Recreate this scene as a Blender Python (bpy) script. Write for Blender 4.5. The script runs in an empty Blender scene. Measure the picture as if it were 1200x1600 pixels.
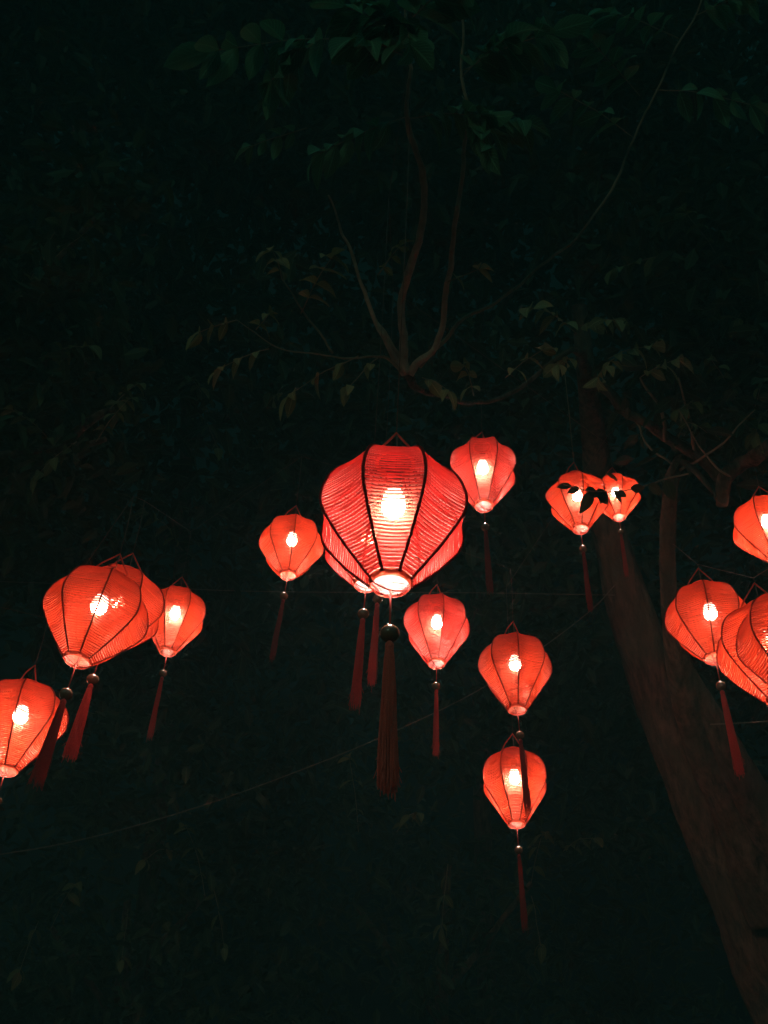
import bpy, math, random
import numpy as np
from mathutils import Vector, Matrix, noise

R = math.radians
random.seed(7)
sc = bpy.context.scene
col = sc.collection

# ------------------------------------------------------------------ camera
F = 1700.0                      # focal length in photograph pixels (1200 x 1600)
PITCH, ROLL = R(40), R(2.75)
CAM = Vector((0, 0, 1.6))
cam = bpy.data.cameras.new('camera')
cam.sensor_fit = 'VERTICAL'
cam.sensor_height = 24
cam.lens = F / 1600 * 24
cam.clip_start = 0.05
cam.clip_end = 2000
co = bpy.data.objects.new('camera', cam)
col.objects.link(co)
CM = Matrix.Translation(CAM) @ Matrix.Rotation(math.pi / 2 + PITCH, 4, 'X') @ Matrix.Rotation(ROLL, 4, 'Z')
co.matrix_world = CM
sc.camera = co

# ------------------------------------------------------------------ night sky
w = bpy.data.worlds.new('World')
sc.world = w
w.use_nodes = True
bg = w.node_tree.nodes['Background']
bg.inputs[0].default_value = (0.01, 0.60, 0.66, 1)
bg.inputs[1].default_value = 0.23

# added faint greenish fill from behind the camera, lifting the leaves
sl = bpy.data.lights.new('leaf_fill', 'SUN')
sl.energy = 0.32
sl.angle = R(8)
sl.color = (0.75, 1.0, 0.62)
so = bpy.data.objects.new('leaf_fill', sl)
col.objects.link(so)
so.rotation_euler = Vector((0.36, 0.92, -0.09)).to_track_quat('-Z', 'Y').to_euler()

sc.view_settings.view_transform = 'Standard'
sc.view_settings.look = 'None'
sc.view_settings.exposure = 0
sc.view_settings.gamma = 1
sc.render.engine = 'CYCLES'
cy = sc.cycles
cy.use_denoising = True
cy.denoiser = 'OPENIMAGEDENOISE'
cy.max_bounces = 6
cy.diffuse_bounces = 3
cy.glossy_bounces = 2
cy.transmission_bounces = 4
cy.transparent_max_bounces = 24
cy.sample_clamp_indirect = 4
cy.volume_bounces = 1
cy.caustics_reflective = False
cy.caustics_refractive = False


def at(px, py, d):
    """world point seen at photograph pixel (px, py), d metres deep"""
    return CM @ Vector(((px - 600) / F * d, -(py - 800) / F * d, -d))


# ------------------------------------------------------------------ materials
def mat(name):
    m = bpy.data.materials.new(name)
    m.use_nodes = True
    nt = m.node_tree
    nt.nodes.clear()
    out = nt.nodes.new('ShaderNodeOutputMaterial')
    return m, nt, out


def N(nt, t, **k):
    n = nt.nodes.new(t)
    for a, v in k.items():
        setattr(n, a, v)
    return n


def mixrgb(nt, fac, a, b, blend='MIX'):
    n = N(nt, 'ShaderNodeMix', data_type='RGBA', blend_type=blend)
    for s, v in ((n.inputs[0], fac), (n.inputs[6], a), (n.inputs[7], b)):
        if isinstance(v, (int, float, tuple)):
            s.default_value = v
        else:
            nt.links.new(v, s)
    return n.outputs[2]


def math_(nt, op, a, b=None, clamp=False):
    n = N(nt, 'ShaderNodeMath', operation=op, use_clamp=clamp)
    for s, v in zip(n.inputs, (a, b)):
        if v is None:
            continue
        if isinstance(v, (int, float)):
            s.default_value = v
        else:
            nt.links.new(v, s)
    return n.outputs[0]


def silk(name, red, dyed, trans, gap_open, body_open, seam0, seam1):
    """wound silk thread: dense dyed threads with thin open seams between the turns"""
    m, nt, out = mat(name)
    L = nt.links.new
    uv = N(nt, 'ShaderNodeUVMap')
    sep = N(nt, 'ShaderNodeSeparateXYZ')
    L(uv.outputs[0], sep.inputs[0])
    oi = N(nt, 'ShaderNodeObjectInfo')
    t = math_(nt, 'FRACT', sep.outputs[1])
    dist = math_(nt, 'ABSOLUTE', math_(nt, 'SUBTRACT', t, 0.5))          # .5 = seam
    # streaks that follow single turns of the thread
    row = math_(nt, 'FLOOR', sep.outputs[1])
    comb = N(nt, 'ShaderNodeCombineXYZ')
    L(math_(nt, 'MULTIPLY', sep.outputs[0], 1.6), comb.inputs[0])
    L(math_(nt, 'MULTIPLY', row, 0.73), comb.inputs[1])
    L(math_(nt, 'MULTIPLY', oi.outputs['Random'], 37.0), comb.inputs[2])
    nz = N(nt, 'ShaderNodeTexNoise')
    nz.inputs['Scale'].default_value = 1.0
    nz.inputs['Detail'].default_value = 2
    L(comb.outputs[0], nz.inputs['Vector'])
    st = N(nt, 'ShaderNodeMapRange')
    st.inputs[1].default_value = 0.3
    st.inputs[2].default_value = 0.7
    L(nz.outputs[0], st.inputs[0])
    streak = st.outputs[0]
    # seam width varies with the streak
    thr = math_(nt, 'SUBTRACT', seam0, math_(nt, 'MULTIPLY', streak, seam1))
    mr = N(nt, 'ShaderNodeMapRange', interpolation_type='SMOOTHSTEP')
    L(dist, mr.inputs[0])
    L(thr, mr.inputs[1])
    L(math_(nt, 'ADD', thr, 0.06), mr.inputs[2])
    seam = mr.outputs[0]
    # outer face deepened to cancel sky light, inner face paled to look lamplit
    geo = N(nt, 'ShaderNodeNewGeometry')
    two = mixrgb(nt, geo.outputs['Backfacing'], red + (1,), dyed + (1,))
    cr = mixrgb(nt, streak, (0.65, 0.65, 0.65, 1), (1, 1, 1, 1))
    cr = mixrgb(nt, 1.0, two, cr, 'MULTIPLY')
    tr = mixrgb(nt, streak, tuple(c * 0.6 for c in trans) + (1,), tuple(min(1, c * 1.1) for c in trans) + (1,))
    d = N(nt, 'ShaderNodeBsdfDiffuse')
    L(cr, d.inputs[0])
    tco = N(nt, 'ShaderNodeTexCoord')
    sn = N(nt, 'ShaderNodeTexNoise')
    sn.inputs['Scale'].default_value = 9.0
    sn.inputs['Detail'].default_value = 4
    va = N(nt, 'ShaderNodeVectorMath', operation='ADD')
    L(tco.outputs['Object'], va.inputs[0])
    cb2 = N(nt, 'ShaderNodeCombineXYZ')
    L(math_(nt, 'MULTIPLY', oi.outputs['Random'], 20.0), cb2.inputs[0])
    L(cb2.outputs[0], va.inputs[1])
    L(va.outputs[0], sn.inputs['Vector'])
    sr = N(nt, 'ShaderNodeMapRange')
    sr.inputs[1].default_value = 0.35
    sr.inputs[2].default_value = 0.6
    sr.inputs[3].default_value = 0.68
    L(sn.outputs[0], sr.inputs[0])
    wear = math_(nt, 'MULTIPLY', sr.outputs[0], math_(nt, 'ADD', math_(nt, 'MULTIPLY', oi.outputs['Random'], 0.26), 0.80))
    tr = mixrgb(nt, 1.0, tr, wear, 'MULTIPLY')
    tl = N(nt, 'ShaderNodeBsdfTranslucent')
    L(tr, tl.inputs[0])
    gl = N(nt, 'ShaderNodeBsdfGlossy')
    gl.inputs['Color'].default_value = (1, 0.6, 0.6, 1)
    gl.inputs['Roughness'].default_value = 0.5
    m1 = N(nt, 'ShaderNodeMixShader')
    m1.inputs[0].default_value = 0.36
    L(d.outputs[0], m1.inputs[1])
    L(tl.outputs[0], m1.inputs[2])
    rf = N(nt, 'ShaderNodeBsdfRefraction')             # the lamp's soft halo through the weave
    rf.inputs['Color'].default_value = (1, 0.29, 0.19, 1)
    rf.inputs['Roughness'].default_value = 0.68
    rf.inputs['IOR'].default_value = 1.38
    m0 = N(nt, 'ShaderNodeMixShader')
    m0.inputs[0].default_value = 0.055
    L(m1.outputs[0], m0.inputs[1])
    L(rf.outputs[0], m0.inputs[2])
    m2 = N(nt, 'ShaderNodeMixShader')
    m2.inputs[0].default_value = 0.05
    L(m0.outputs[0], m2.inputs[1])
    L(gl.outputs[0], m2.inputs[2])
    tp = N(nt, 'ShaderNodeBsdfTransparent')
    L(mixrgb(nt, seam, (1, 0.25, 0.16, 1), (1, 0.9, 0.87, 1)), tp.inputs[0])
    op = N(nt, 'ShaderNodeMapRange')
    L(seam, op.inputs[0])
    op.inputs[3].default_value = body_open
    op.inputs[4].default_value = gap_open
    m3 = N(nt, 'ShaderNodeMixShader')
    L(op.outputs[0], m3.inputs[0])
    L(m2.outputs[0], m3.inputs[1])
    L(tp.outputs[0], m3.inputs[2])
    L(m3.outputs[0], out.inputs[0])
    return m


def plain(name, c, rough=0.6, spec=0.3, var=0.35, scale=40, bump=0.0, transl=None, coords='Object'):
    m, nt, out = mat(name)
    L = nt.links.new
    tc = N(nt, 'ShaderNodeTexCoord')
    nz = N(nt, 'ShaderNodeTexNoise')
    nz.inputs['Scale'].default_value = scale
    nz.inputs['Detail'].default_value = 4
    L(tc.outputs[coords], nz.inputs['Vector'])
    c1 = tuple(x * (1 - var) for x in c) + (1,)
    c2 = tuple(min(1, x * (1 + var)) for x in c) + (1,)
    cc = mixrgb(nt, nz.outputs[0], c1, c2)
    p = N(nt, 'ShaderNodeBsdfPrincipled')
    p.inputs['Roughness'].default_value = rough
    p.inputs['Specular IOR Level'].default_value = spec
    L(cc, p.inputs['Base Color'])
    if bump:
        b = N(nt, 'ShaderNodeBump')
        b.inputs['Strength'].default_value = bump
        b.inputs['Distance'].default_value = 0.02
        L(nz.outputs[0], b.inputs['Height'])
        L(b.outputs[0], p.inputs['Normal'])
    if transl:
        t = N(nt, 'ShaderNodeBsdfTranslucent')
        t.inputs[0].default_value = transl + (1,)
        mx = N(nt, 'ShaderNodeMixShader')
        mx.inputs[0].default_value = 0.35
        L(p.outputs[0], mx.inputs[1])
        L(t.outputs[0], mx.inputs[2])
        L(mx.outputs[0], out.inputs[0])
    else:
        L(p.outputs[0], out.inputs[0])
    return m


def leafmat(name, c, tl):
    m, nt, out = mat(name)
    L = nt.links.new
    uv = N(nt, 'ShaderNodeUVMap')
    sep = N(nt, 'ShaderNodeSeparateXYZ')
    L(uv.outputs[0], sep.inputs[0])
    oi = N(nt, 'ShaderNodeObjectInfo')
    # side veins: a chevron wave, midrib: a thin line
    ay = math_(nt, 'ABSOLUTE', math_(nt, 'SUBTRACT', sep.outputs[1], 0.5))
    ph = math_(nt, 'SUBTRACT', math_(nt, 'MULTIPLY', sep.outputs[0], 52.0), math_(nt, 'MULTIPLY', ay, 36.0))
    vein = math_(nt, 'POWER', math_(nt, 'ADD', math_(nt, 'MULTIPLY', math_(nt, 'SINE', ph), 0.5), 0.5), 6.0)
    mid = math_(nt, 'LESS_THAN', ay, 0.04)
    v = math_(nt, 'MAXIMUM', math_(nt, 'MULTIPLY', vein, 0.55), mid)
    base = mixrgb(nt, oi.outputs['Random'], tuple(x * 0.55 for x in c) + (1,), tuple(x * 1.35 for x in c) + (1,))
    cc = mixrgb(nt, v, base, tuple(min(1, x * 2.0) for x in c) + (1,))
    p = N(nt, 'ShaderNodeBsdfPrincipled')
    p.inputs['Roughness'].default_value = 0.65
    p.inputs['Specular IOR Level'].default_value = 0.1
    L(cc, p.inputs['Base Color'])
    b = N(nt, 'ShaderNodeBump')
    b.inputs['Strength'].default_value = 0.5
    b.inputs['Distance'].default_value = 0.004
    L(v, b.inputs['Height'])
    L(b.outputs[0], p.inputs['Normal'])
    t = N(nt, 'ShaderNodeBsdfTranslucent')
    t.inputs[0].default_value = tl + (1,)
    mx = N(nt, 'ShaderNodeMixShader')
    mx.inputs[0].default_value = 0.35
    L(p.outputs[0], mx.inputs[1])
    L(t.outputs[0], mx.inputs[2])
    L(mx.outputs[0], out.inputs[0])
    return m


def glowmat(name, c, s):
    m, nt, out = mat(name)
    e = N(nt, 'ShaderNodeEmission')
    e.inputs[0].default_value = c + (1,)
    e.inputs[1].default_value = s
    # an opal LED lamp throws most of its light down and sideways
    g = N(nt, 'ShaderNodeNewGeometry')
    sp = N(nt, 'ShaderNodeSeparateXYZ')
    nt.links.new(g.outputs['Normal'], sp.inputs[0])
    r = N(nt, 'ShaderNodeMapRange')
    r.inputs[1].default_value = -0.9
    r.inputs[2].default_value = 0.0
    r.inputs[3].default_value = s
    r.inputs[4].default_value = s * 0.022
    nt.links.new(sp.outputs[2], r.inputs[0])
    oi = N(nt, 'ShaderNodeObjectInfo')                 # lamps of unequal age
    age = math_(nt, 'ADD', math_(nt, 'MULTIPLY', oi.outputs['Random'], 0.6), 0.66)
    nt.links.new(math_(nt, 'MULTIPLY', r.outputs[0], age), e.inputs[1])
    nt.links.new(e.outputs[0], out.inputs[0])
    return m


SILK = {
    'rose': silk('rose_red_silk', (0.82, 0.36, 0.34), (0.50, 0.014, 0.012), (0.60, 0.014, 0.012), 0.85, 0.055, 0.41, 0.12),
    'coral': silk('coral_red_silk', (0.74, 0.22, 0.20), (0.50, 0.015, 0.012), (0.58, 0.022, 0.014), 0.85, 0.06, 0.42, 0.14),
    'orange': silk('orange_red_silk', (0.70, 0.13, 0.06), (0.50, 0.016, 0.010), (0.58, 0.032, 0.009), 0.7, 0.06, 0.44, 0.14),
}
M_RIB = plain('dark_red_cord', (0.26, 0.02, 0.016), 0.7, 0.2, 0.4, 300, transl=(0.10, 0.006, 0.005))
M_RING = plain('red_wrapped_ring', (0.85, 0.12, 0.07), 0.7, 0.2, 0.35, 260, transl=(0.9, 0.12, 0.06))
M_CORD = plain('red_cord', (0.55, 0.055, 0.035), 0.75, 0.2, 0.3, 300)
M_DARK = plain('dark_line', (0.11, 0.065, 0.05), 0.7, 0.2, 0.3, 60)
M_CABLE = plain('grey_cable', (0.10, 0.08, 0.06), 0.6, 0.3, 0.3, 30)
M_BEAD = plain('varnished_wood', (0.16, 0.065, 0.035), 0.22, 0.6, 0.6, 60)
M_TASSEL = plain('tassel_silk', (0.50, 0.045, 0.04), 0.6, 0.08, 0.5, 220)
M_TASSEL_SHADED = plain('tassel_silk_shaded', (0.22, 0.022, 0.02), 0.6, 0.06, 0.5, 220)  # tassel silk darkened in colour for the tassels lost in shade
M_TASSEL_LIT = plain('tassel_silk_lit', (0.72, 0.085, 0.055), 0.5, 0.1, 0.55, 260)  # tassel silk brightened in colour to stand in for light on it
M_PLASTIC = plain('white_plastic', (0.7, 0.68, 0.64), 0.4, 0.4, 0.1, 40)
M_SOCKET = plain('black_bakelite', (0.02, 0.02, 0.02), 0.4, 0.4, 0.2, 40)
M_BULB = glowmat('bulb_glow', (1.0, 0.88, 0.74), 700)
def barkmat(name, c):
    m, nt, out = mat(name)
    L = nt.links.new
    tc = N(nt, 'ShaderNodeTexCoord')
    mp = N(nt, 'ShaderNodeMapping')
    mp.inputs['Scale'].default_value = (22, 22, 5)
    L(tc.outputs['Object'], mp.inputs[0])
    a = N(nt, 'ShaderNodeTexNoise')
    a.inputs['Scale'].default_value = 1.0
    a.inputs['Detail'].default_value = 8
    a.inputs['Roughness'].default_value = 0.68
    L(mp.outputs[0], a.inputs['Vector'])
    b = N(nt, 'ShaderNodeTexNoise')                    # lichen and damp patches
    b.inputs['Scale'].default_value = 3.1
    b.inputs['Detail'].default_value = 5
    L(tc.outputs['Object'], b.inputs['Vector'])
    r1 = N(nt, 'ShaderNodeMapRange')
    r1.inputs[1].default_value = 0.32
    r1.inputs[2].default_value = 0.68
    L(a.outputs[0], r1.inputs[0])
    r2 = N(nt, 'ShaderNodeMapRange')
    r2.inputs[1].default_value = 0.42
    r2.inputs[2].default_value = 0.62
    L(b.outputs[0], r2.inputs[0])
    c0 = mixrgb(nt, r1.outputs[0], tuple(x * 0.14 for x in c) + (1,), tuple(x * 1.6 for x in c) + (1,))
    c1 = mixrgb(nt, math_(nt, 'MULTIPLY', r2.outputs[0], 0.6), c0, (c[0] * .5, c[1] * .8, c[2] * .75, 1))
    p = N(nt, 'ShaderNodeBsdfPrincipled')
    p.inputs['Roughness'].default_value = 0.9
    p.inputs['Specular IOR Level'].default_value = 0.12
    L(c1, p.inputs['Base Color'])
    bu = N(nt, 'ShaderNodeBump')
    bu.inputs['Strength'].default_value = 1.0
    bu.inputs['Distance'].default_value = 0.03
    L(a.outputs[0], bu.inputs['Height'])
    L(bu.outputs[0], p.inputs['Normal'])
    L(p.outputs[0], out.inputs[0])
    return m


M_BARK = barkmat('bark', (0.078, 0.047, 0.032))
M_BACKDROP = plain('dark_backdrop', (0.006, 0.009, 0.008), 0.95, 0.05, 0.6, 1.1, 1.0)  # near-black colour of the added screen behind the trees
M_TWIG = plain('twig_bark', (0.165, 0.11, 0.07), 0.8, 0.2, 0.4, 30, 0.5)
M_LEAF = leafmat('leaf_lantern_warmed', (0.13, 0.125, 0.06), (0.15, 0.14, 0.05))  # green browned to carry the red lantern light in the colour
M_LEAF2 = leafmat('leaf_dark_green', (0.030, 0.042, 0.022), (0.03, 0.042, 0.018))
M_GROUND = plain('dark_soil_and_moss', (0.06, 0.06, 0.035), 0.95, 0.1, 0.5, 1.5, 0.6, coords='Generated')


# ------------------------------------------------------------------ mesh helpers
def mesh(name, verts, faces, m, uvs=None, smooth=True):
    me = bpy.data.meshes.new(name)
    me.from_pydata([tuple(v) for v in verts], [], faces)
    if uvs is not None:
        l = me.uv_layers.new(name='UVMap')
        idx = np.empty(len(me.loops), dtype=np.int32)
        me.loops.foreach_get('vertex_index', idx)
        l.data.foreach_set('uv', np.asarray(uvs, dtype=np.float32)[idx].ravel())
    if smooth:
        me.polygons.foreach_set('use_smooth', [True] * len(me.polygons))
    me.materials.append(m)
    me.update()
    return me


def obj(name, me, parent=None, loc=(0, 0, 0), mtx=None):
    o = bpy.data.objects.new(name, me)
    col.objects.link(o)
    o.parent = parent
    if mtx is not None:
        o.matrix_local = mtx
    else:
        o.location = loc
    return o


def thing(name, label, cat, loc, group=None, rotz=0):
    o = bpy.data.objects.new(name, None)
    o.empty_display_size = 0.1
    col.objects.link(o)
    o.location = loc
    o.rotation_euler = (0, 0, rotz)
    tag(o, label, cat, group)
    return o


def tag(o, label=None, cat=None, group=None, kind=None):
    for k, v in (('label', label), ('category', cat), ('group', group), ('kind', kind)):
        if v:
            o[k] = v
    return o


def tube(pts, rad, sides=8, cap=True, V=None, Fc=None):
    """swept tube; rad is a number or one per point. Appends to V, Fc if given"""
    V = [] if V is None else V
    Fc = [] if Fc is None else Fc
    pts = [Vector(p) for p in pts]
    n = len(pts)
    if not hasattr(rad, '__len__'):
        rad = [rad] * n
    b0 = len(V)
    t = (pts[1] - pts[0]).normalized()
    u = t.orthogonal().normalized()
    for i, p in enumerate(pts):
        t2 = (pts[min(i + 1, n - 1)] - pts[max(i - 1, 0)]).normalized()
        u = (u - t2 * u.dot(t2))
        u = u.normalized() if u.length > 1e-6 else t2.orthogonal().normalized()
        v = t2.cross(u)
        for k in range(sides):
            a = 2 * math.pi * k / sides
            V.append(p + (u * math.cos(a) + v * math.sin(a)) * rad[i])
    for i in range(n - 1):
        for k in range(sides):
            a, b = b0 + i * sides + k, b0 + i * sides + (k + 1) % sides
            Fc.append((a, b, b + sides, a + sides))
    if cap:
        Fc.append(tuple(b0 + k for k in range(sides))[::-1])
        Fc.append(tuple(b0 + (n - 1) * sides + k for k in range(sides)))
    return V, Fc


def lathe(prof, sides=20):
    V, Fc = [], []
    for r, z in prof:
        for k in range(sides):
            a = 2 * math.pi * k / sides
            V.append((r * math.cos(a), r * math.sin(a), z))
    for i in range(len(prof) - 1):
        for k in range(sides):
            a, b = i * sides + k, i * sides + (k + 1) % sides
            Fc.append((a, b, b + sides, a + sides))
    return V, Fc


def spline(pts, n):
    """Catmull-Rom through (Vector, radius) pairs"""
    P = [(Vector(p[0]), p[1]) for p in pts]
    P = [(P[0][0] * 2 - P[1][0], P[0][1])] + P + [(P[-1][0] * 2 - P[-2][0], P[-1][1])]
    out = []
    for i in range(1, len(P) - 2):
        for j in range(n):
            t = j / n
            a, b, c, d = (P[i - 1], P[i], P[i + 1], P[i + 2])
            q = 0.5 * ((2 * b[0]) + (c[0] - a[0]) * t + (2 * a[0] - 5 * b[0] + 4 * c[0] - d[0]) * t * t
                       + (3 * b[0] - a[0] - 3 * c[0] + d[0]) * t ** 3)
            out.append((q, b[1] + (c[1] - b[1]) * t))
    out.append(P[-2])
    return out


# ------------------------------------------------------------------ ground
S = 60
gV, gF = [], []
n = 60
for j in range(n + 1):
    for i in range(n + 1):
        fx, fy = (i / n * 2 - 1), (j / n * 2 - 1)
        x, y = math.copysign(abs(fx) ** 2.2, fx) * S, math.copysign(abs(fy) ** 2.2, fy) * S
        z = 0.25 * noise.noise(Vector((x * 0.12, y * 0.12, 0))) - 0.2
        gV.append((x, y, z))
for j in range(n):
    for i in range(n):
        a = j * (n + 1) + i
        gF.append((a, a + 1, a + n + 2, a + n + 1))
tag(obj('ground', mesh('ground', gV, gF, M_GROUND)), kind='structure')


# steep lumpy screen added to hide the bright sky behind the leaves
hV, hF = [], []
na, nh = 150, 90
for j in range(nh + 1):
    for i in range(na + 1):
        a = R(-115 + 230 * i / na)
        h = -1 + 64 * (j / nh)
        d = 14 + 0.06 * max(0, h) + 5 * abs(a) ** 2
        q = Vector((math.sin(a) * d, math.cos(a) * d, h))
        d += 2.2 * noise.noise(q * .23) + 1.1 * noise.noise(q * .6) + .5 * noise.noise(q * 1.4)
        hV.append((math.sin(a) * d, math.cos(a) * d, h))
for j in range(nh):
    for i in range(na):
        a = j * (na + 1) + i
        hF.append((a, a + 1, a + na + 2, a + na + 1))
tag(obj('sky_screen', mesh('sky_screen', hV, hF, M_BACKDROP)), kind='structure')


# ------------------------------------------------------------------ lanterns
RAD = 0.215          # rib circle
PROFILES = {
    # (height fraction measured from the top, radius fraction)
    'round': ((0, .25), (.05, .40), (.11, .60), (.19, .79), (.28, .91), (.40, .985), (.50, 1), (.58, .955),
              (.68, .825), (.80, .64), (.90, .46), (1, .27)),
    'angular': ((0, .26), (.05, .38), (.12, .56), (.20, .73), (.28, .87), (.36, .97), (.43, 1), (.50, .965),
                (.60, .85), (.75, .64), (.88, .44), (1, .27)),
    'tall': ((0, .27), (.03, .40), (.07, .57), (.13, .75), (.21, .89), (.31, .975), (.42, 1), (.51, .955),
             (.64, .79), (.77, .60), (.89, .43), (1, .27)),
}
HEIGHT = {'round': 0.445, 'angular': 0.45, 'tall': 0.475}


def profile(kind, n):
    P = [(Vector((r * RAD, 0, (1 - z) * HEIGHT[kind])), 0) for z, r in PROFILES[kind]]
    pts = [p[0] for p in spline(P, 24)]
    s = [0]
    for a, b in zip(pts, pts[1:]):
        s.append(s[-1] + (b - a).length)
    out = []
    for k in range(n):
        t = s[-1] * k / (n - 1)
        i = max(0, min(len(pts) - 2, int(np.searchsorted(s, t)) - 1))
        f = (t - s[i]) / max(1e-9, s[i + 1] - s[i])
        out.append(pts[i].lerp(pts[i + 1], f))
    return out


CONC = {'round': .036, 'tall': .085, 'angular': .085}       # how far the cloth is drawn in between two ribs
A0, A1 = R(-22.5), R(22.5)
LM = {}
for kind in PROFILES:
    ROWS, SUB, COLS = (54 if kind == 'round' else 62), 4, 6
    pr = profile(kind, ROWS * SUB + 1)
    V, Fc, U = [], [], []
    rng = random.Random(3)
    sag = [rng.gauss(0, 1) for _ in range(ROWS + 1)]
    for i, p in enumerate(pr):
        q = pr[min(i + 1, len(pr) - 1)] - pr[max(i - 1, 0)]
        nrm = Vector((-q.z, 0, q.x)).normalized()
        if nrm.x < 0 and nrm.z < 0:
            nrm = -nrm
        ph = (i % SUB) / SUB
        bulge = 0.0032 * math.sin(math.pi * ph) - 0.0004
        r, z = p.x - 0.0015, p.z
        a, b = Vector((r * math.cos(A0), r * math.sin(A0), z)), Vector((r * math.cos(A1), r * math.sin(A1), z))
        row = i // SUB
        for c in range(COLS + 1):
            u = c / COLS
            v = a.lerp(b, u)
            wob = (4 * u * (1 - u)) * 0.0007 * sag[row]
            v.x -= CONC[kind] * r * 4 * u * (1 - u) * min(1, 3 * (r / RAD - .27))
            V.append(v + Vector((abs(nrm.x), 0, nrm.z if nrm.x > 0 else -nrm.z)) * bulge + Vector((wob, 0, wob)))
            U.append((u, i / SUB))
    C = COLS + 1
    for i in range(len(pr) - 1):
        for c in range(COLS):
            a = i * C + c
            Fc.append((a, a + 1, a + C + 1, a + C))
    panels = {k: mesh('panel', V, Fc, SILK[k], U) for k in SILK}
    rp = profile(kind, 300)
    tot = sum((b - a).length for a, b in zip(rp, rp[1:]))
    rr = [0.0046 * (1 + 0.17 * math.sin(2 * math.pi * (i / 300 * tot) / 0.0085)) for i in range(300)]
    V, Fc = tube(rp, rr, 6)
    V2, F2 = tube(rp, [x * .74 for x in rr], 6)
    LM[kind] = {'panel': panels, 'rib': mesh('rib', V, Fc, M_RIB), 'thin': mesh('rib', V2, F2, M_RIB)}


def ring_mesh(name, r, hgt, m):
    prof = [(r - .004, -hgt), (r + .0045, -hgt), (r + .0065, 0), (r + .0045, hgt), (r - .004, hgt), (r - .006, 0), (r - .004, -hgt)]
    V, Fc = lathe(prof, 40)
    return mesh(name, V, Fc, m)


V, Fc = lathe([(.27 * RAD + .001, .007), (.27 * RAD + .0005, .001), (.27 * RAD - .002, -.006), (.27 * RAD - .0065, -.012)], 48)
ME_BRING = mesh('bottom_ring', V, Fc, M_RING)
ME_TRING = ring_mesh('top_ring', 0.25 * RAD, 0.006, M_RING)
# lamp: opal dome below, plastic neck above
dome = [(0.0001, -.046), (.010, -.0445), (.019, -.039), (.026, -.030), (.0295, -.018), (.030, -.006), (.0285, .008), (.0245, .022), (.0205, .034)]
V, Fc = lathe(dome, 20)
ME_BULB = mesh('bulb', V, Fc, M_BULB)
V, Fc = lathe([(.0212, .0325), (.0200, .040), (.0175, .050), (.0150, .056), (.0145, .062), (.0001, .062)], 20)
ME_NECK = mesh('bulb_neck', V, Fc, M_PLASTIC)
V, Fc = lathe([(.0155, .058), (.0185, .060), (.0185, .092), (.012, .100), (.005, .104), (.0001, .104)], 16)
ME_SOCK = mesh('socket', V, Fc, M_SOCKET)
# wooden bead with its bore
bp = [(.0035, .021)]
for k in range(13):
    a = R(82 - k * 164 / 12)
    bp.append((.0262 * math.cos(a), .0245 * math.sin(a)))
bp.append((.0035, -.021))
V, Fc = lathe(bp, 24)
ME_BEAD = mesh('bead', V, Fc, M_BEAD)
BEAD_Z = -0.165


def tassel_mesh(seed, spread, length, nstr, m=None):
    rng = random.Random(seed)
    V, Fc = [], []
    for s in range(nstr):
        a = rng.random() * 2 * math.pi
        q = math.sqrt(rng.random())
        r0, r1 = 0.010 * q, spread * q * rng.uniform(.85, 1.1)
        ln = length * rng.uniform(.88, 1.02) if rng.random() < .9 else length * rng.uniform(.98, 1.06)
        pa, am, fr = rng.random() * 6.3, rng.uniform(.0006, .0042), rng.uniform(4, 15)
        pts = []
        for k in range(9):
            t = k / 8
            rad = r0 + (r1 - r0) * (t ** 0.75)
            if k == 0:
                rad = r0 * .8
            wob = am * t * math.sin(fr * t + pa)
            pts.append((rad * math.cos(a) + wob, rad * math.sin(a) + wob * math.cos(pa), -t * ln))
        if rng.random() < .3:       # a few strand ends curl
            x, y, z = pts[-1]
            pts[-1] = (x + rng.uniform(-.012, .012), y + rng.uniform(-.012, .012), z + .018)
        tube(pts, rng.uniform(.0006, .0012), 4, False, V, Fc)
    # collar knot
    tube([(0, 0, .004), (0, 0, -.004), (0, 0, -.016), (0, 0, -.020)], [.006, .0115, .0115, .008], 12, True, V, Fc)
    return mesh('tassel', V, Fc, m or M_TASSEL)


ME_TAS = [tassel_mesh(1, .031, .47, 210), tassel_mesh(5, .024, .45, 120), tassel_mesh(9, .020, .43, 120, M_TASSEL_SHADED), tassel_mesh(1, .025, .415, 260, M_TASSEL_LIT), tassel_mesh(12, .029, .37, 180), tassel_mesh(15, .019, .43, 120)]
r = 0.27 * RAD
tc = []
for k in range(9):
    t = k / 8
    tc.append((-r + 2 * r * t, 0, -.004 - .020 * math.sin(math.pi * t)))
V, Fc = tube(tc, .0020, 6)
tube([(0, 0, -.022), (0.001, 0, -.08), (0, 0, BEAD_Z + .018)], [.0032, .0028, .0026], 6, True, V, Fc)
tube([(-r + .001, 0, .004), (-r + .004, 0, -.004), (-r + .010, 0, -.010)], [.004, .0065, .004], 8, True, V, Fc)
tube([(0, 0, BEAD_Z - .018), (0, 0, BEAD_Z - .034)], .0026, 6, True, V, Fc)
ME_TCORD = mesh('tassel_cord', V, Fc, M_CORD)
r = 0.41 * RAD
HAND = 0.12
V, Fc = tube([(-r, 0, -.020), (-r * .62, .002, HAND * .40), (-.004, 0, HAND), (0, 0, HAND + .006), (.004, 0, HAND),
              (r * .60, -.002, HAND * .42), (r, 0, -.020)], [.004, .0036, .0036, .005, .0036, .0036, .004], 6)
ME_HAND = mesh('handle', V, Fc, M_CORD)

GROUP = 'red silk lanterns hung among the trees'
APEX = {}


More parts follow.
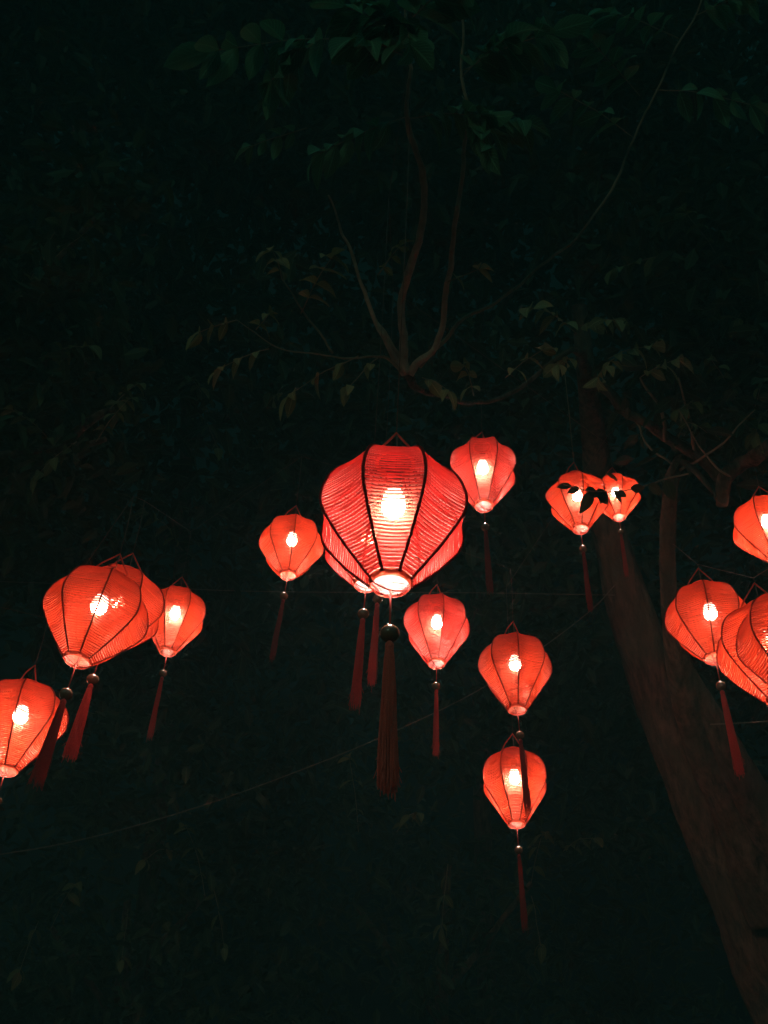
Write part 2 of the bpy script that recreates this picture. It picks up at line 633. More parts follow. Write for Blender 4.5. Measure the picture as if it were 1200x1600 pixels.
def lantern(key, px, py, d, phi, kind, dye, label, tilt=(0, 0), drop=0.5, hang=0.0, tas=1, ztop=None, scale=1.0, sway=(0, 0), bulb=(0, 0), squash=1.0):
    p = at(px, py, d)
    face = math.atan2(CAM.y - p.y, CAM.x - p.x)
    t = thing('silk_lantern', label, 'lantern', p, GROUP)
    # tilt[0]: lean to the right in the picture, tilt[1]: away
    rm = Matrix.Rotation(R(tilt[0]), 4, 'Y') @ Matrix.Rotation(-R(tilt[1]), 4, 'X')
    t.rotation_euler = rm.to_euler()
    t.scale = (scale, scale, scale * squash)
    H = HEIGHT[kind]
    g = random.Random(key)
    t.scale = (t.scale.x * g.uniform(.965, 1.035), t.scale.y * g.uniform(.965, 1.035), t.scale.z * g.uniform(.98, 1.02))
    base = face + R(phi)
    for k in range(8):
        o = obj('rib', LM[kind]['rib' if key == 'A' else 'thin'], t)
        o.rotation_euler = (0, 0, base + k * math.pi / 4 + R(g.uniform(-.6, .6)))
        o = obj('panel', LM[kind]['panel'][dye], t)
        o.rotation_euler = (0, 0, base + (k + .5) * math.pi / 4)
    obj('bottom_ring', ME_BRING, t)
    obj('top_ring', ME_TRING, t, (0, 0, H))
    hd = obj('handle', ME_HAND, t, (0, 0, H))
    hd.rotation_euler = (0, 0, face + math.pi / 2 + R(hang))
    bx = (bulb[0], bulb[1], H * .655)
    b = obj('bulb', ME_BULB, t, bx)
    b.scale = (1.13, 1.13, 1.13)
    obj('bulb_neck', ME_NECK, b)
    obj('socket', ME_SOCK, b)
    V, Fc = tube([(bx[0], bx[1], bx[2] + .10), (bx[0] * .5, bx[1] * .5, H - .02), (.004, .003, H + .05), (.002, 0, H + HAND)], .0026, 6)
    obj('power_wire', mesh('power_wire', V, Fc, M_DARK), t)
    # cord from the handle up to the line it hangs on (world vertical)
    up = rm.to_3x3().inverted() @ Vector((0, 0, 1))
    ap = Vector((0, 0, H + HAND + .004))
    if ztop:
        drop = (ztop - p.z) / scale - ap.z
    V, Fc = tube([ap, ap + up * drop * .5 + Vector((.004, .002, 0)), ap + up * drop], .0026 if key == '9' else .0016, 6)
    obj('hanging_cord', mesh('hanging_cord', V, Fc, M_TWIG if key == '9' else M_DARK), t)
    APEX[key] = t.matrix_basis @ (ap + up * drop)
    # tassel hangs plumb below the ring, with a little wind
    inv = rm.to_3x3().inverted().to_4x4()
    sw = inv @ Matrix.Rotation(R(sway[0]), 4, 'Y').inverted() @ Matrix.Rotation(R(sway[1]), 4, 'X')
    o = obj('tassel_cord', ME_TCORD, t, mtx=sw @ Matrix.Rotation(face + math.pi / 2 + R(hang * .5 + 20), 4, 'Z'))
    obj('bead', ME_BEAD, t, mtx=sw @ Matrix.Translation((0, 0, BEAD_Z)) @ Matrix.Rotation(R(hang), 4, 'Z'))
    obj('tassel', ME_TAS[tas], t, mtx=sw @ Matrix.Translation((0, 0, BEAD_Z - .030)) @ Matrix.Rotation(R(px * 3.1), 4, 'Z'))
    return t


lantern('A', 610, 911, 3.0, 22.5, 'round', 'rose', 'largest red silk lantern, nearest the camera in the middle of the picture', ztop=6.7, tas=3, sway=(1.2, 0), scale=1.06, squash=.95)
lantern('A2', 572, 913, 4.25, 20, 'round', 'rose', 'red lantern mostly hidden behind the largest lantern, its rim showing at lower left', ztop=6.75, tas=1, sway=(-1.5, 0), scale=.86)
lantern('A3', 593, 893, 5.2, 18, 'round', 'rose', 'lantern hidden behind the largest one, only its bead and red tassel showing below', ztop=6.8, tas=1, sway=(-1, 0), scale=.95)
lantern('4', 450, 898, 6.9, 2, 'round', 'orange', 'small red lantern just left of the largest lantern', drop=.45, hang=30, tas=2, sway=(-3.5, 0))
lantern('5', 756, 790, 6.4, 24, 'tall', 'coral', 'small red lantern up and to the right of the largest lantern', drop=.3, hang=55, tas=2, sway=(2, 0))
lantern('6', 682, 1036, 6.7, 12, 'tall', 'coral', 'small red lantern directly below the right side of the largest lantern', drop=.35, hang=50, tas=5)
lantern('7', 808, 1108, 6.3, 7, 'tall', 'orange', 'upper of the two red lanterns hanging one above the other', drop=.4, hang=50, tas=2, sway=(3, 0))
lantern('8', 807, 1287, 6.6, 22, 'tall', 'orange', 'lowest red lantern, with a dark tassel hanging across its front', drop=1.15, hang=25, tas=2, sway=(2, 0))
lantern('9', 907, 826, 7.0, 14, 'angular', 'orange', 'angular red lantern on a long cord with dark leaves across its front', drop=1.0, hang=50, tas=2, sway=(1, 0))
lantern('10', 967, 808, 7.7, 20, 'angular', 'orange', 'small red lantern behind the dark leaves, overlapped by the angular one', drop=.4, hang=40, tas=2, scale=.84)
lantern('11', 1213, 872, 6.4, -12, 'round', 'orange', 'red lantern cut by the right edge, highest of those on the right', drop=.28, tas=1)
lantern('12', 1117, 1028, 5.5, 4, 'round', 'orange', 'red lantern on the right in front of the trunk, its bright bulb showing', drop=.03, hang=10, tas=1, sway=(1.5, 0), bulb=(.02, 0))
lantern('13', 1220, 1094, 4.35, -8, 'round', 'orange', 'red lantern at the right edge overlapping its neighbour, dark handle cord above', drop=.03, hang=10, tas=1)
lantern('14', 1272, 1092, 3.75, 4, 'round', 'orange', 'nearest lantern at the right edge, only its left curve in view', drop=.03, tas=1)
lantern('15', 121, 1031, 4.2, 2, 'round', 'orange', 'biggest red lantern on the left, leaning, with a bright bulb', tilt=(7, 0), drop=.35, squash=.9, hang=10, tas=4, sway=(-4, 0))
lantern('16', 159, 1014, 4.7, 22, 'round', 'orange', 'red lantern tucked behind the biggest left lantern, its right side showing', tilt=(4, 0), drop=.35, squash=.92, hang=10, tas=4, sway=(-3, 0))
lantern('17', 8, 1203, 4.9, -8, 'tall', 'orange', 'red lantern cut by the left edge, lowest on the left', drop=.3, squash=.93, hang=60, tas=1)
lantern('18', 262, 1018, 7.1, 22, 'tall', 'orange', 'small red lantern to the right of the left pair', drop=.4, hang=5, tas=5, sway=(-1, 0))

# ------------------------------------------------------------------ lines the lanterns hang on
def line(name, pts, rad, label, m=M_DARK, cat='cable'):
    b = Vector(pts[0])
    V, Fc = tube([Vector(p) - b for p in pts], rad, 6)
    return tag(obj(name, mesh(name, V, Fc, m), None, b), label, cat)


def strung(keys, e0, e1, label):
    pts = [e0] + [APEX[k] for k in keys] + [e1]
    line('hanging_line', pts, .0016, label)


strung(('A', 'A2', 'A3'), APEX['A'] + Vector((-.2, -2.2, .3)), Vector((2.2, 6.4, 7.4)), 'thin dark line high over the largest lantern')
strung(('17', '15', '16', '18', '4'), at(-200, 900, 4.6), at(640, 760, 7.6), 'thin dark line carrying the lanterns on the left')
strung(('14', '13', '12'), at(1400, 830, 3.3), at(1052, 850, 6.95), 'thin dark line carrying the lanterns at the right edge')
strung(('6', '7', '8', '10'), at(560, 820, 6.9), at(1000, 640, 8.0), 'thin dark line carrying the small lanterns right of the middle')


def pxline(name, P, rad, label, m):
    line(name, [q[0] for q in spline([(at(*p), 0) for p in P], 10)], rad, label, m)


pxline('cable', ((-160, 1352, 6.4), (0, 1335, 6.6), (140, 1309, 6.8), (300, 1264, 7), (450, 1211, 7.2), (600, 1150, 7.4), (745, 1080, 7.6),
                 (850, 1010, 7.8), (925, 952, 7.9), (960, 915, 8.0)), .0035, 'long pale cable sagging from the left edge towards the trunk', M_CABLE)
pxline('cable', ((-300, 900, 8.2), (100, 912, 8.2), (400, 924, 8.2), (720, 926, 8.2), (960, 930, 7.9)), .0032, 'thin level cable passing behind the lower part of the largest lantern', M_CABLE)
pxline('cable', ((1110, 1132, 5.6), (1200, 1127, 5.6), (1330, 1112, 5.6)), .0035, 'short thin cable reaching the trunk from the right edge', M_CABLE)


# ------------------------------------------------------------------ leaves
def leaf_mesh(name, m, wid, droop, fold, seed):
    rng = random.Random(seed)
    V, Fc, U = [], [], []
    n = 7
    for i in range(n):
        t = i / (n - 1)
        hw = wid * (math.sin(math.pi * min(1, t ** .82)) ** .85) * .5
        if i in (0, n - 1):
            hw = .004
        z = -droop * t * t
        for s in (-1, 0, 1):
            V.append((t * (1 - .12 * droop * t), s * hw, z + (abs(s) * fold * hw) + (rng.uniform(-.012, .012) if s else 0)))
            U.append((t, .5 + s * .5))
    for i in range(n - 1):
        for s in range(2):
            a = i * 3 + s
            Fc.append((a, a + 3, a + 4, a + 1))
    return mesh(name, V, Fc, m, U)


LEAVES = [leaf_mesh('leaf', M_LEAF, .42, .25, .35, 1), leaf_mesh('leaf', M_LEAF, .36, .45, .25, 2), leaf_mesh('leaf', M_LEAF, .48, .35, .5, 3)]
rngL = random.Random(21)


def put_leaf(root, p, d, size, up=None, meshes=LEAVES):
    d = Vector(d).normalized()
    u = Vector(up or (rngL.gauss(0, .3), rngL.gauss(0, .3), 1))
    y = u.cross(d)
    if y.length < 1e-3:
        y = Vector((1, 0, 0)).cross(d)
    y.normalize()
    z = d.cross(y)
    m = Matrix((d, y, z)).transposed().to_4x4()
    m = m @ Matrix.Rotation(rngL.gauss(0, .35), 4, 'X')
    s = size * rngL.uniform(.8, 1.15)
    o = obj('leaf', rngL.choice(meshes), root, mtx=Matrix.Translation(p - root.location) @ m @ Matrix.Scale(s, 4))
    return o


def stem(root, name, pts, sides=8, m=M_TWIG, n=7, rough=.08, base=None):
    sp = spline(pts, n)
    last = len(sp) - 1
    sp = [(q + (Vector((noise.noise(q * 4.3), noise.noise(q * 4.3 + Vector((9, 3, 1))), noise.noise(q * 4.3 + Vector((2, 8, 5))))) * .028
                + Vector((noise.noise(q * 15), noise.noise(q * 15 + Vector((4, 1, 7))), 0)) * .008) * min(1, i / 3, (last - i) / 3) * min(1, r_ / .008), r_) for i, (q, r_) in enumerate(sp)]
    rr = []
    for i, (q, r_) in enumerate(sp):
        rr.append(r_ * (1 + rough * noise.noise(q * 9)))
    V, Fc = tube([q - root.location for q, _ in sp], rr, sides)
    return obj(name, mesh(name, V, Fc, m), root)


def spray(root, p0, p1, n, size, sag=.06, down=.55, term=True, meshes=LEAVES):
    """a compound leaf: a thin rachis with leaflets in drooping pairs"""
    p0, p1 = Vector(p0), Vector(p1)
    ax = (p1 - p0)
    ln = ax.length
    mid = (p0 + p1) / 2 + Vector((0, 0, sag * ln))
    P = [(p0, .0032), (mid, .0026), (p1, .0016)]
    stem(root, 'leaf_stalk', P, 5, M_TWIG, 5, 0)
    sp = spline(P, 20)
    side = ax.cross(Vector((0, 0, 1)))
    if side.length < 1e-3:
        side = Vector((1, 0, 0))
    side.normalize()
    d0 = ax.normalized()
    for k in range(n):
        t = .25 + .72 * k / max(1, n - 1)
        q = sp[min(len(sp) - 1, int(t * (len(sp) - 1)))][0]
        for s in (-1, 1):
            dr = d0 * rngL.uniform(.35, .75) + side * s * rngL.uniform(.6, .95) + Vector((0, 0, -1)) * down * rngL.uniform(.6, 1.4)
            put_leaf(root, q, dr, size * (1 - .25 * abs(t - .6)), None, meshes)
    if term:
        put_leaf(root, p1, d0 + Vector((0, 0, -down * .6)), size * 1.05, None, meshes)


# ------------------------------------------------------------------ the leaning tree on the right
tb = at(1330, 2250, 5.6)
tb.z = -0.15
tree = thing('leaning_tree', 'leaning tree trunk on the right with slim limbs spreading over the lanterns', 'tree', tb)


def bark_trunk(root, name, pts, sides=72, amp=.10, n=26):
    sp = spline(pts, n)
    V, Fc = [], []
    P = [q for q, _ in sp]
    tube([q - root.location for q in P], [r_ for _, r_ in sp], sides, True, V, Fc)
    for i, v in enumerate(V):
        c = P[min(len(P) - 1, i // sides)] - root.location
        o = v - c
        wv = v + root.location
        ridge = noise.noise(Vector((wv.x * 7, wv.y * 7, wv.z * 1.3)))
        lump = noise.noise(wv * 2.1)
        fine = noise.noise(Vector((wv.x * 24, wv.y * 24, wv.z * 3.4)))
        crack = max(0, 1 - abs(noise.noise(Vector((wv.x * 11, wv.y * 11, wv.z * 1.9)) + Vector((3, 7, 1)))) * 7)
        V[i] = c + o * (1 + amp * ridge + amp * .9 * lump + .035 * fine - .055 * crack)
    return obj(name, mesh(name, V, Fc, M_BARK), root)


bark_trunk(tree, 'trunk', [(tb, .42), (at(1335, 1850, 6.1), .34), (at(1258, 1600, 6.5), .29), (at(1172, 1400, 6.9), .25), (at(1082, 1200, 7.4), .22),
                           (at(1012, 1030, 7.9), .19), (at(972, 910, 8.3), .155), (at(945, 800, 8.6), .125), (at(930, 700, 8.6), .10), (at(917, 590, 8.4), .075), (at(905, 480, 8.6), .06)])
# second stem that joins the trunk, with the ridge it leaves
bark_trunk(tree, 'limb', [(at(1215, 1440, 6.55), .17), (at(1150, 1270, 6.75), .15), (at(1098, 1170, 6.85), .11), (at(1066, 1070, 6.9), .085), (at(1048, 960, 6.95), .062), (at(1043, 860, 7.0), .052), (at(1048, 760, 7.0), .047), (at(1056, 735, 7.05), .046), (at(1064, 715, 7.1), .035)], 40, .09)
bark_trunk(tree, 'limb', [(at(1290, 1420, 6.5), .16), (at(1215, 1315, 6.55), .14), (at(1150, 1195, 6.7), .105), (at(1105, 1110, 6.85), .075), (at(1066, 1030, 6.95), .04)], 40, .09)
# knot and scar
bark_trunk(tree, 'knot', [(at(1110, 1225, 6.98), .075), (at(1104, 1213, 6.84), .062), (at(1101, 1210, 6.78), .050), (at(1101, 1211, 6.80), .030), (at(1103, 1213, 6.86), .016)], 16, .10, 4)
# right-hand limbs
stem(tree, 'limb', [(at(917, 600, 8.4), .06), (at(938, 605, 7.7), .036), (at(990, 652, 7.2), .032), (at(1040, 680, 7.1), .032), (at(1085, 712, 7.0), .034), (at(1125, 745, 6.9), .045)], 12, M_BARK, 8, .2)
stem(tree, 'limb', [(at(1128, 790, 6.7), .036), (at(1127, 770, 6.72), .044), (at(1132, 748, 6.75), .050), (at(1160, 726, 6.8), .046), (at(1200, 702, 6.6), .05), (at(1290, 640, 6.8), .06)], 12, M_BARK, 8, .2)
stem(tree, 'limb', [(at(1060, 722, 7.05), .03), (at(1085, 735, 6.9), .022), (at(1110, 768, 6.75), .012), (at(1118, 780, 6.7), .006)], 10, M_BARK, 6, .1)
for P in (((1040, 690, 7.05, .014), (1030, 640, 7.0, .010), (1000, 590, 6.95, .006)), ((1085, 712, 7, .013), (1080, 660, 6.9, .009), (1060, 590, 6.8, .005)),
          ((1062, 735, 7, .010), (1120, 700, 6.8, .008), (1180, 640, 6.7, .004)), 
          ((990, 652, 7.2, .010), (1010, 690, 7.1, .008), (1050, 725, 7.05, .008)), ((1140, 745, 6.7, .008), (1110, 720, 6.6, .006), (1060, 640, 6.5, .003))):
    stem(tree, 'twig', [(at(*p[:3]), p[3]) for p in P], 6)
# limb that carries the forked shoots in the middle
stem(tree, 'limb', [(at(917, 590, 8.4), .055), (at(904, 548, 7.0), .022), (at(862, 565, 6.8), .015), (at(820, 603, 6.6), .013), (at(760, 628, 6.4), .012), (at(700, 622, 5.8), .013), (at(655, 604, 5.5), .017), (at(636, 578, 5.4), .03)], 10, M_BARK, 8, .15)
shoots = (
    ((636, 585, 5.4, .034), (630, 540, 5.36, .026), (624, 470, 5.3, .023), (640, 415, 5.2, .022), (655, 360, 5.1, .020), (661, 270, 5.0, .018), (640, 190, 4.9, .015), (636, 90, 4.8, .009), (633, -40, 4.6, .006)),
    ((640, 584, 5.4, .030), (668, 553, 5.35, .020), (692, 500, 5.3, .017), (706, 410, 5.2, .016), (715, 330, 5.1, .014), (723, 240, 5.0, .012), (724, 100, 4.9, .008), (712, -30, 4.8, .005)),
    ((632, 584, 5.4, .026), (600, 533, 5.35, .014), (572, 455, 5.3, .013), (548, 395, 5.25, .010), (532, 345, 5.2, .007), (513, 305, 5.1, .005)),
    ((634, 570, 5.4, .018), (612, 545, 5.38, .010), (590, 500, 5.36, .008), (575, 468, 5.32, .006)),
    ((655, 573, 5.4, .018), (700, 522, 5.4, .011), (760, 478, 5.4, .010), (840, 425, 5.4, .009), (905, 360, 5.4, .008), (960, 285, 5.4, .0075), (1000, 195, 5.4, .007), (1040, 110, 5.4, .006), (1085, 25, 5.4, .006), (1110, -40, 5.4, .005)),
    ((632, 582, 5.4, .014), (590, 560, 5.3, .006), (530, 556, 5.2, .005), (440, 545, 5.2, .0035), (370, 500, 5.1, .0025)),
    ((520, 552, 5.2, .007), (480, 500, 5.2, .006), (440, 435, 5.2, .004)),
)
M_SHOOT = plain('shoot_bark_lit', (0.25, 0.18, 0.125), 0.8, 0.2, 0.5, 26, 0.6)  # twig bark paled to stand in for light on the central shoots
for k, P in enumerate(shoots):
    stem(tree, 'branch', [(at(*p[:3]), p[3] * .85) for p in P], 8, M_SHOOT if k < 4 else M_TWIG, 8, .2)

# compound leaves near the camera: (start, end, pairs, leaflet length)
SPR = (
    ((636, 90, 4.75), (560, 60, 4.4), 4, .22), ((634, 20, 4.7), (640, 70, 4.4), 3, .2), ((722, 150, 4.9), (760, 230, 4.6), 4, .17), ((634, 60, 4.75), (540, 10, 4.5), 4, .23), ((634, 40, 4.7), (705, -30, 4.5), 4, .22), ((635, 95, 4.8), (600, 20, 4.5), 3, .22),
    ((640, 180, 4.9), (500, 240, 4.7), 5, .165), ((640, 185, 4.9), (755, 180, 4.7), 4, .18), ((722, 190, 4.95), (815, 190, 4.8), 4, .19),
    ((722, 120, 4.9), (790, 60, 4.7), 4, .20), ((724, 110, 4.9), (860, 50, 4.8), 5, .20),
    ((560, 60, 4.9), (330, 80, 4.8), 5, .20), ((500, 60, 5.0), (420, 130, 4.8), 4, .19), ((480, 200, 5.0), (390, 230, 4.9), 3, .12),
    ((990, 215, 5.4), (870, 140, 5.2), 4, .155), ((1000, 150, 5.4), (920, 60, 5.3), 5, .16), ((1025, 140, 5.4), (1180, 165, 5.2), 4, .155),
    ((1085, 25, 5.4), (1160, -5, 5.2), 3, .16), ((1060, 60, 5.4), (960, 20, 5.2), 4, .15),
    ((440, 435, 5.2), (425, 390, 5.0), 3, .13), ((470, 490, 5.2), (520, 400, 5.0), 4, .13), ((370, 500, 5.1), (310, 520, 5.0), 3, .12),
    ((400, 515, 5.1), (420, 490, 5.0), 2, .12), ((420, 545, 5.2), (345, 575, 5.0), 3, .12), ((560, 556, 5.2), (455, 615, 5.0), 3, .14),
    ((590, 560, 5.3), (545, 605, 5.1), 2, .13), ((590, 430, 5.3), (625, 385, 5.2), 3, .09), ((660, 590, 5.5), (700, 610, 5.3), 2, .13),
    ((740, 618, 6.0), (725, 570, 5.7), 3, .13), ((790, 590, 6.3), (850, 545, 6.0), 3, .13), ((700, 440, 5.2), (750, 420, 5.1), 2, .10),
    ((900, 520, 7.4), (830, 480, 6.7), 4, .18), ((905, 510, 7.4), (960, 500, 6.9), 4, .18), ((950, 560, 7.2), (1020, 540, 6.8), 3, .18), ((960, 560, 7.2), (935, 590, 6.8), 3, .16),
    ((890, 560, 7.0), (870, 570, 6.7), 3, .16), ((1000, 590, 6.95), (1060, 560, 6.6), 3, .17),
)
M_LEAF4 = leafmat('leaf_green_unwarmed', (0.055, 0.13, 0.068), (0.065, 0.15, 0.07))  # greener copy, lantern warmth left out of the colour, for the top leaves
UNWARMED = [leaf_mesh('leaf', M_LEAF4, .42, .3, .35, 41), leaf_mesh('leaf', M_LEAF4, .37, .5, .3, 42), leaf_mesh('leaf', M_LEAF4, .46, .2, .45, 43)]
for a, b, n_, s in SPR:
    if a[1] < 300:
        spray(tree, at(*a), at(*b), n_ + 1, s * 1.08, meshes=UNWARMED)
    else:
        spray(tree, at(*a), at(*b), n_, s)

# ------------------------------------------------------------------ dark leafy twig across the two right lanterns
tw = thing('leafy_twig', 'dark leafy twig hanging across the front of the two overlapping lanterns', 'twig', at(1012, 757, 6.5))
stem(tw, 'stem', [(at(1075, 740, 6.6), .006), (at(1012, 757, 6.5), .005), (at(968, 768, 6.4), .004), (at(920, 766, 6.4), .0035), (at(880, 757, 6.4), .003)], 6, M_TWIG, 6)
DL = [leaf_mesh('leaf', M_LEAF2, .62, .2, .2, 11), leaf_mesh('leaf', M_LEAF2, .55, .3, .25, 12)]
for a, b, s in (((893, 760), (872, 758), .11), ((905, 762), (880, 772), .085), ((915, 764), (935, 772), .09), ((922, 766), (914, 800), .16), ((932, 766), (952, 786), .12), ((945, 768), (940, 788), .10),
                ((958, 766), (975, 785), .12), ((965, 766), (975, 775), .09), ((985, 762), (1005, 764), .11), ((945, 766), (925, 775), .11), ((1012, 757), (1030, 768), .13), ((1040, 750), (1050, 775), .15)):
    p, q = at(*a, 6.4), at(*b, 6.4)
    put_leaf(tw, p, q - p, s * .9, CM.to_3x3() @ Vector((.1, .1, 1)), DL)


# ------------------------------------------------------------------ trees behind
def crown_mesh(name, clumps, per, size, spread, m, seed):
    """many folded leaves gathered in clumps"""
    rng = np.random.default_rng(seed)
    c = np.repeat(np.array([tuple(q) for q in clumps]), per, axis=0)
    n = len(c)
    c = c + rng.normal(0, 1, (n, 3)) * np.array(spread) * rng.uniform(.4, 1.2, (n, 1))
    d = rng.normal(0, 1, (n, 3)) * (1, 1, .5) + (0, 0, -.55)
    d /= np.linalg.norm(d, axis=1)[:, None]
    u = rng.normal(0, .45, (n, 3)) + (0, 0, 1)
    y = np.cross(u, d)
    y /= np.linalg.norm(y, axis=1)[:, None] + 1e-9
    z = np.cross(d, y)
    s = size * rng.uniform(.6, 1.25, (n, 1))
    tpl = ((0, 0, 0), (.35, .22, .06), (.35, -.22, .06), (.72, .17, .02), (.72, -.17, .02), (1, 0, -.1), (.36, 0, 0), (.72, 0, -.03))
    uvt = ((0, .5), (.35, 1), (.35, 0), (.72, .9), (.72, .1), (1, .5), (.36, .5), (.72, .5))
    V = np.stack([c + s * (d * a + y * b + z * e) for a, b, e in tpl], axis=1).reshape(-1, 3)
    f = ((0, 6, 1), (0, 2, 6), (1, 6, 7, 3), (6, 2, 4, 7), (3, 7, 5), (7, 4, 5))
    Fc = [tuple(8 * i + k for k in q) for i in range(n) for q in f]
    return mesh(name, V, Fc, m, np.tile(np.array(uvt), (n, 1)), smooth=False)


def back_tree(name, label, foot, trunk, limbs, clumps, per, size, spread, seed, rad=.16):
    base = Vector(foot)
    base.z = -.2
    t = thing(name, label, 'tree', base, 'trees standing in the dark behind the lanterns')
    pts = [(base, rad)] + [(p, rad * (1 - .75 * (i + 1) / len(trunk))) for i, p in enumerate(trunk)]
    bark_trunk(t, 'trunk', pts, 14, .08, 6)
    for lb in limbs:
        stem(t, 'limb', [(p, .035 * (1 - .7 * i / len(lb))) for i, p in enumerate(lb)], 8, M_BARK, 6, .15)
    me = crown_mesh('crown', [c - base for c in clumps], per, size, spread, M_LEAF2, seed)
    obj('crown', me, t)
    return t


def cl(seed, n, x0, x1, y0, y1, d0, d1):
    g = random.Random(seed)
    return [at(g.uniform(x0, x1), g.uniform(y0, y1), g.uniform(d0, d1)) for _ in range(n)]


left_tree = back_tree('leafy_tree', 'dark leafy tree at the left edge above the lanterns, a bare bough crossing it',
          at(-330, 1500, 7.5), [at(-300, 1100, 7.3), at(-220, 800, 7.2), at(-140, 500, 7.3), at(-60, 250, 7.6)],
          [[at(-230, 800, 7.2), at(0, 716, 6.8), at(90, 703, 6.7), at(165, 686, 6.6)], [at(-180, 620, 7.2), at(0, 480, 7), at(60, 430, 7), at(150, 340, 7)],
           [at(-150, 560, 7.2), at(10, 580, 6.9), at(100, 560, 6.8)], [at(90, 703, 6.7), at(150, 650, 6.7), at(180, 640, 6.7)]],
          cl(1, 34, -120, 190, 280, 780, 6.5, 8.2) + cl(21, 40, -250, 150, -100, 1150, 8.2, 9.5), 90, .15, (.24, .24, .18), 11)
tall_tree = back_tree('leafy_tree', 'tall dark tree filling the left half behind the lanterns',
          at(260, 1500, 11), [at(255, 1200, 10.6), at(285, 850, 10.3), at(290, 600, 10.2), at(270, 350, 10.2)],
          [[at(285, 860, 10.3), at(200, 800, 10), at(120, 760, 9.8)], [at(288, 700, 10.2), at(400, 620, 9.8), at(480, 560, 9.5)], [at(290, 600, 10.2), at(200, 480, 9.8)]],
          cl(2, 120, 0, 560, -120, 1100, 9, 11) + cl(22, 70, -60, 520, -160, 330, 9.5, 12.5), 110, .18, (.38, .38, .28), 12, .11)
middle_tree = back_tree('leafy_tree', 'dark tree behind the middle, its foliage above the largest lantern',
          at(760, 1500, 11.5), [at(750, 1100, 11.2), at(745, 800, 11), at(750, 500, 10.8), at(760, 200, 10.8)],
          [[at(748, 620, 11), at(620, 450, 10.4)], [at(750, 520, 10.8), at(860, 380, 10.4)]],
          cl(3, 130, 430, 1050, -120, 1100, 9, 11.5) + cl(23, 80, 430, 1250, -160, 360, 9.5, 12.5), 110, .18, (.38, .38, .28), 13, .10)
right_tree = back_tree('leafy_tree', 'dark tree at the right edge with leaves above the stubby bough',
          at(1420, 1500, 8.2), [at(1390, 1100, 8), at(1350, 800, 7.8), at(1320, 550, 7.7), at(1280, 300, 7.7)],
          [[at(1330, 700, 7.8), at(1220, 640, 7.4), at(1130, 620, 7.2)], [at(1320, 550, 7.7), at(1200, 450, 7.5), at(1080, 400, 7.4)]],
          cl(4, 22, 1030, 1230, 300, 700, 6.9, 8.4) + cl(14, 40, 900, 1320, -120, 450, 7.8, 9.5) + cl(24, 50, 1000, 1350, 400, 1150, 9, 10.5), 90, .16, (.28, .28, .2), 14)
low_left = back_tree('low_tree', 'low dark bushy tree in the bottom left corner under the cable',
          at(170, 1900, 9.5), [at(180, 1700, 9.3), at(190, 1540, 9.2), at(200, 1400, 9.2)],
          [[at(185, 1600, 9.2), at(80, 1450, 9)], [at(190, 1540, 9.2), at(320, 1400, 9)]],
          cl(5, 70, -100, 440, 1100, 1680, 8.4, 10.5), 100, .15, (.3, .3, .22), 15, .12)
low_mid = back_tree('low_tree', 'low dark bushy tree below the lowest lantern',
          at(690, 1950, 9.8), [at(690, 1750, 9.6), at(690, 1560, 9.5), at(700, 1350, 9.5)],
          [[at(690, 1600, 9.5), at(560, 1420, 9.2)], [at(690, 1560, 9.5), at(830, 1380, 9.2)]],
          cl(6, 90, 420, 1250, 1050, 1680, 8.8, 10.8), 100, .15, (.3, .3, .22), 16, .12)

M_LEAF3 = leafmat('leaf_dull_green', (0.075, 0.075, 0.032), (0.08, 0.08, 0.03))
FAINT = [leaf_mesh('leaf', M_LEAF3, .44, .3, .35, 31), leaf_mesh('leaf', M_LEAF3, .38, .4, .3, 32)]
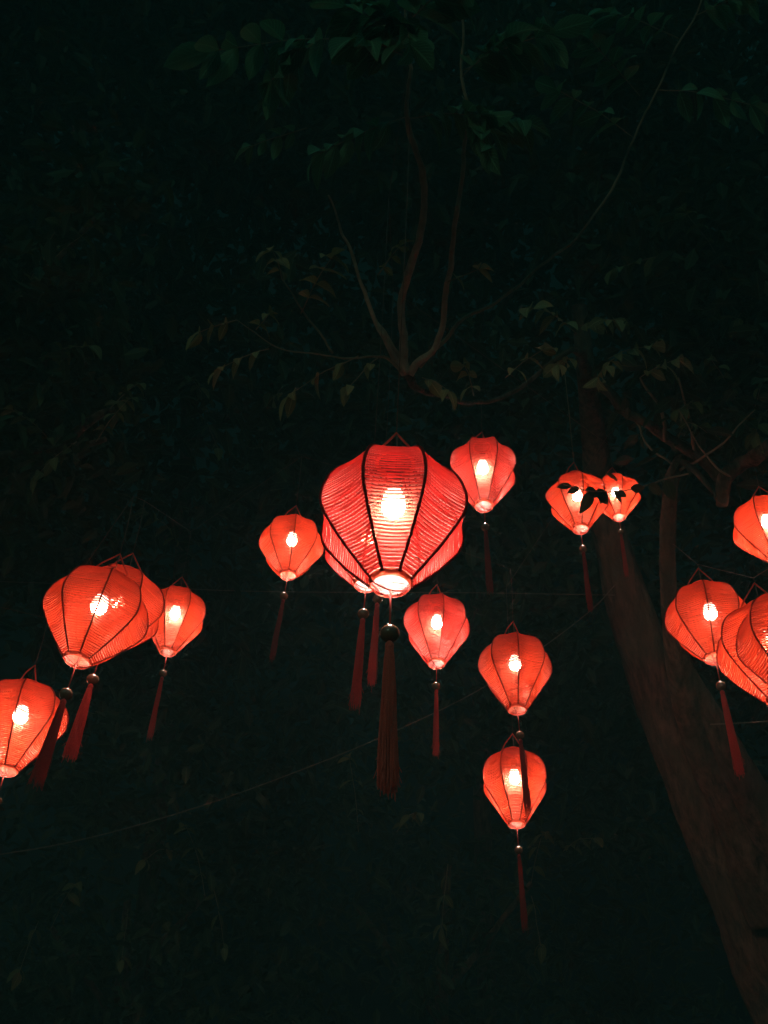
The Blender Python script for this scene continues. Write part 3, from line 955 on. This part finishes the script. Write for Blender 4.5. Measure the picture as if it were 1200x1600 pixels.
# single compound leaves that catch the lantern light, at the ends of the boughs
for root, lst in (
    (left_tree, (((60, 430, 6.9), (150, 350, 6.5), 4, .16), ((30, 470, 6.9), (95, 345, 6.6), 3, .15), ((60, 560, 6.8), (140, 540, 6.4), 4, .15), ((100, 560, 6.8), (60, 620, 6.5), 3, .15),
                 ((90, 703, 6.7), (20, 640, 6.3), 4, .15), ((150, 690, 6.6), (200, 625, 6.3), 3, .14), ((120, 690, 6.6), (60, 740, 6.3), 3, .14), ((170, 640, 6.7), (215, 600, 6.4), 3, .13))),
    (tall_tree, (((285, 860, 9.5), (230, 800, 8.5), 4, .17), ((480, 560, 9.5), (430, 620, 8.6), 3, .16), ((330, 660, 9.6), (300, 590, 8.6), 4, .17), ((300, 640, 9.8), (340, 700, 8.6), 3, .16))),
    (right_tree, (((1130, 620, 7.2), (1060, 640, 6.6), 4, .16), ((1150, 625, 7.2), (1110, 560, 6.7), 4, .15), ((1200, 640, 7.3), (1180, 680, 6.7), 4, .16), ((1180, 635, 7.3), (1200, 590, 6.7), 3, .15),
                  ((1080, 400, 7.4), (960, 420, 6.9), 4, .16), ((1140, 430, 7.4), (1070, 330, 6.9), 4, .15), ((1200, 450, 7.5), (1150, 500, 7.0), 3, .15), ((1120, 690, 7.2), (1075, 660, 6.6), 3, .14))),
    (low_left, (((270, 1330, 9), (225, 1345, 8.2), 2, .14), ((320, 1400, 9), (290, 1290, 8.2), 3, .14), ((80, 1450, 9), (120, 1380, 8.1), 3, .14), ((200, 1420, 9), (190, 1500, 8.2), 3, .14), ((330, 1380, 9), (350, 1480, 8.2), 3, .14), ((60, 1440, 9), (30, 1520, 8.1), 3, .14))),
    (low_mid, (((620, 1300, 9), (655, 1270, 8.2), 3, .14), ((700, 1350, 9), (690, 1450, 8.2), 3, .15), ((830, 1380, 9), (850, 1300, 8.2), 3, .15), ((560, 1300, 9), (545, 1180, 8.2), 3, .14), ((830, 1400, 9), (845, 1480, 8.2), 2, .15), ((880, 1330, 9), (930, 1310, 8.3), 3, .14))),
):
    for a, b, n_, sz in lst:
        spray(root, at(*a), at(*b), n_, sz, meshes=FAINT)


# ------------------------------------------------------------------ thin veil volume added to lift the dark tones
hz = bpy.data.materials.new('dark_lift_veil')
hz.use_nodes = True
nt = hz.node_tree
nt.nodes.clear()
out = nt.nodes.new('ShaderNodeOutputMaterial')
pv = nt.nodes.new('ShaderNodeVolumePrincipled')
pv.inputs['Color'].default_value = (0.40, 0.95, 0.98, 1)
pv.inputs['Density'].default_value = 0.008
nt.links.new(pv.outputs[0], out.inputs['Volume'])
x, z0, z1 = S + 2, -1.6, 66
V = [(-x, -x, z0), (x, -x, z0), (x, x, z0), (-x, x, z0), (-x, -x, z1), (x, -x, z1), (x, x, z1), (-x, x, z1)]
Fc = [(3, 2, 1, 0), (4, 5, 6, 7), (0, 1, 5, 4), (1, 2, 6, 5), (2, 3, 7, 6), (3, 0, 4, 7)]
tag(obj('tone_veil', mesh('tone_veil', V, Fc, hz, smooth=False)), kind='stuff')
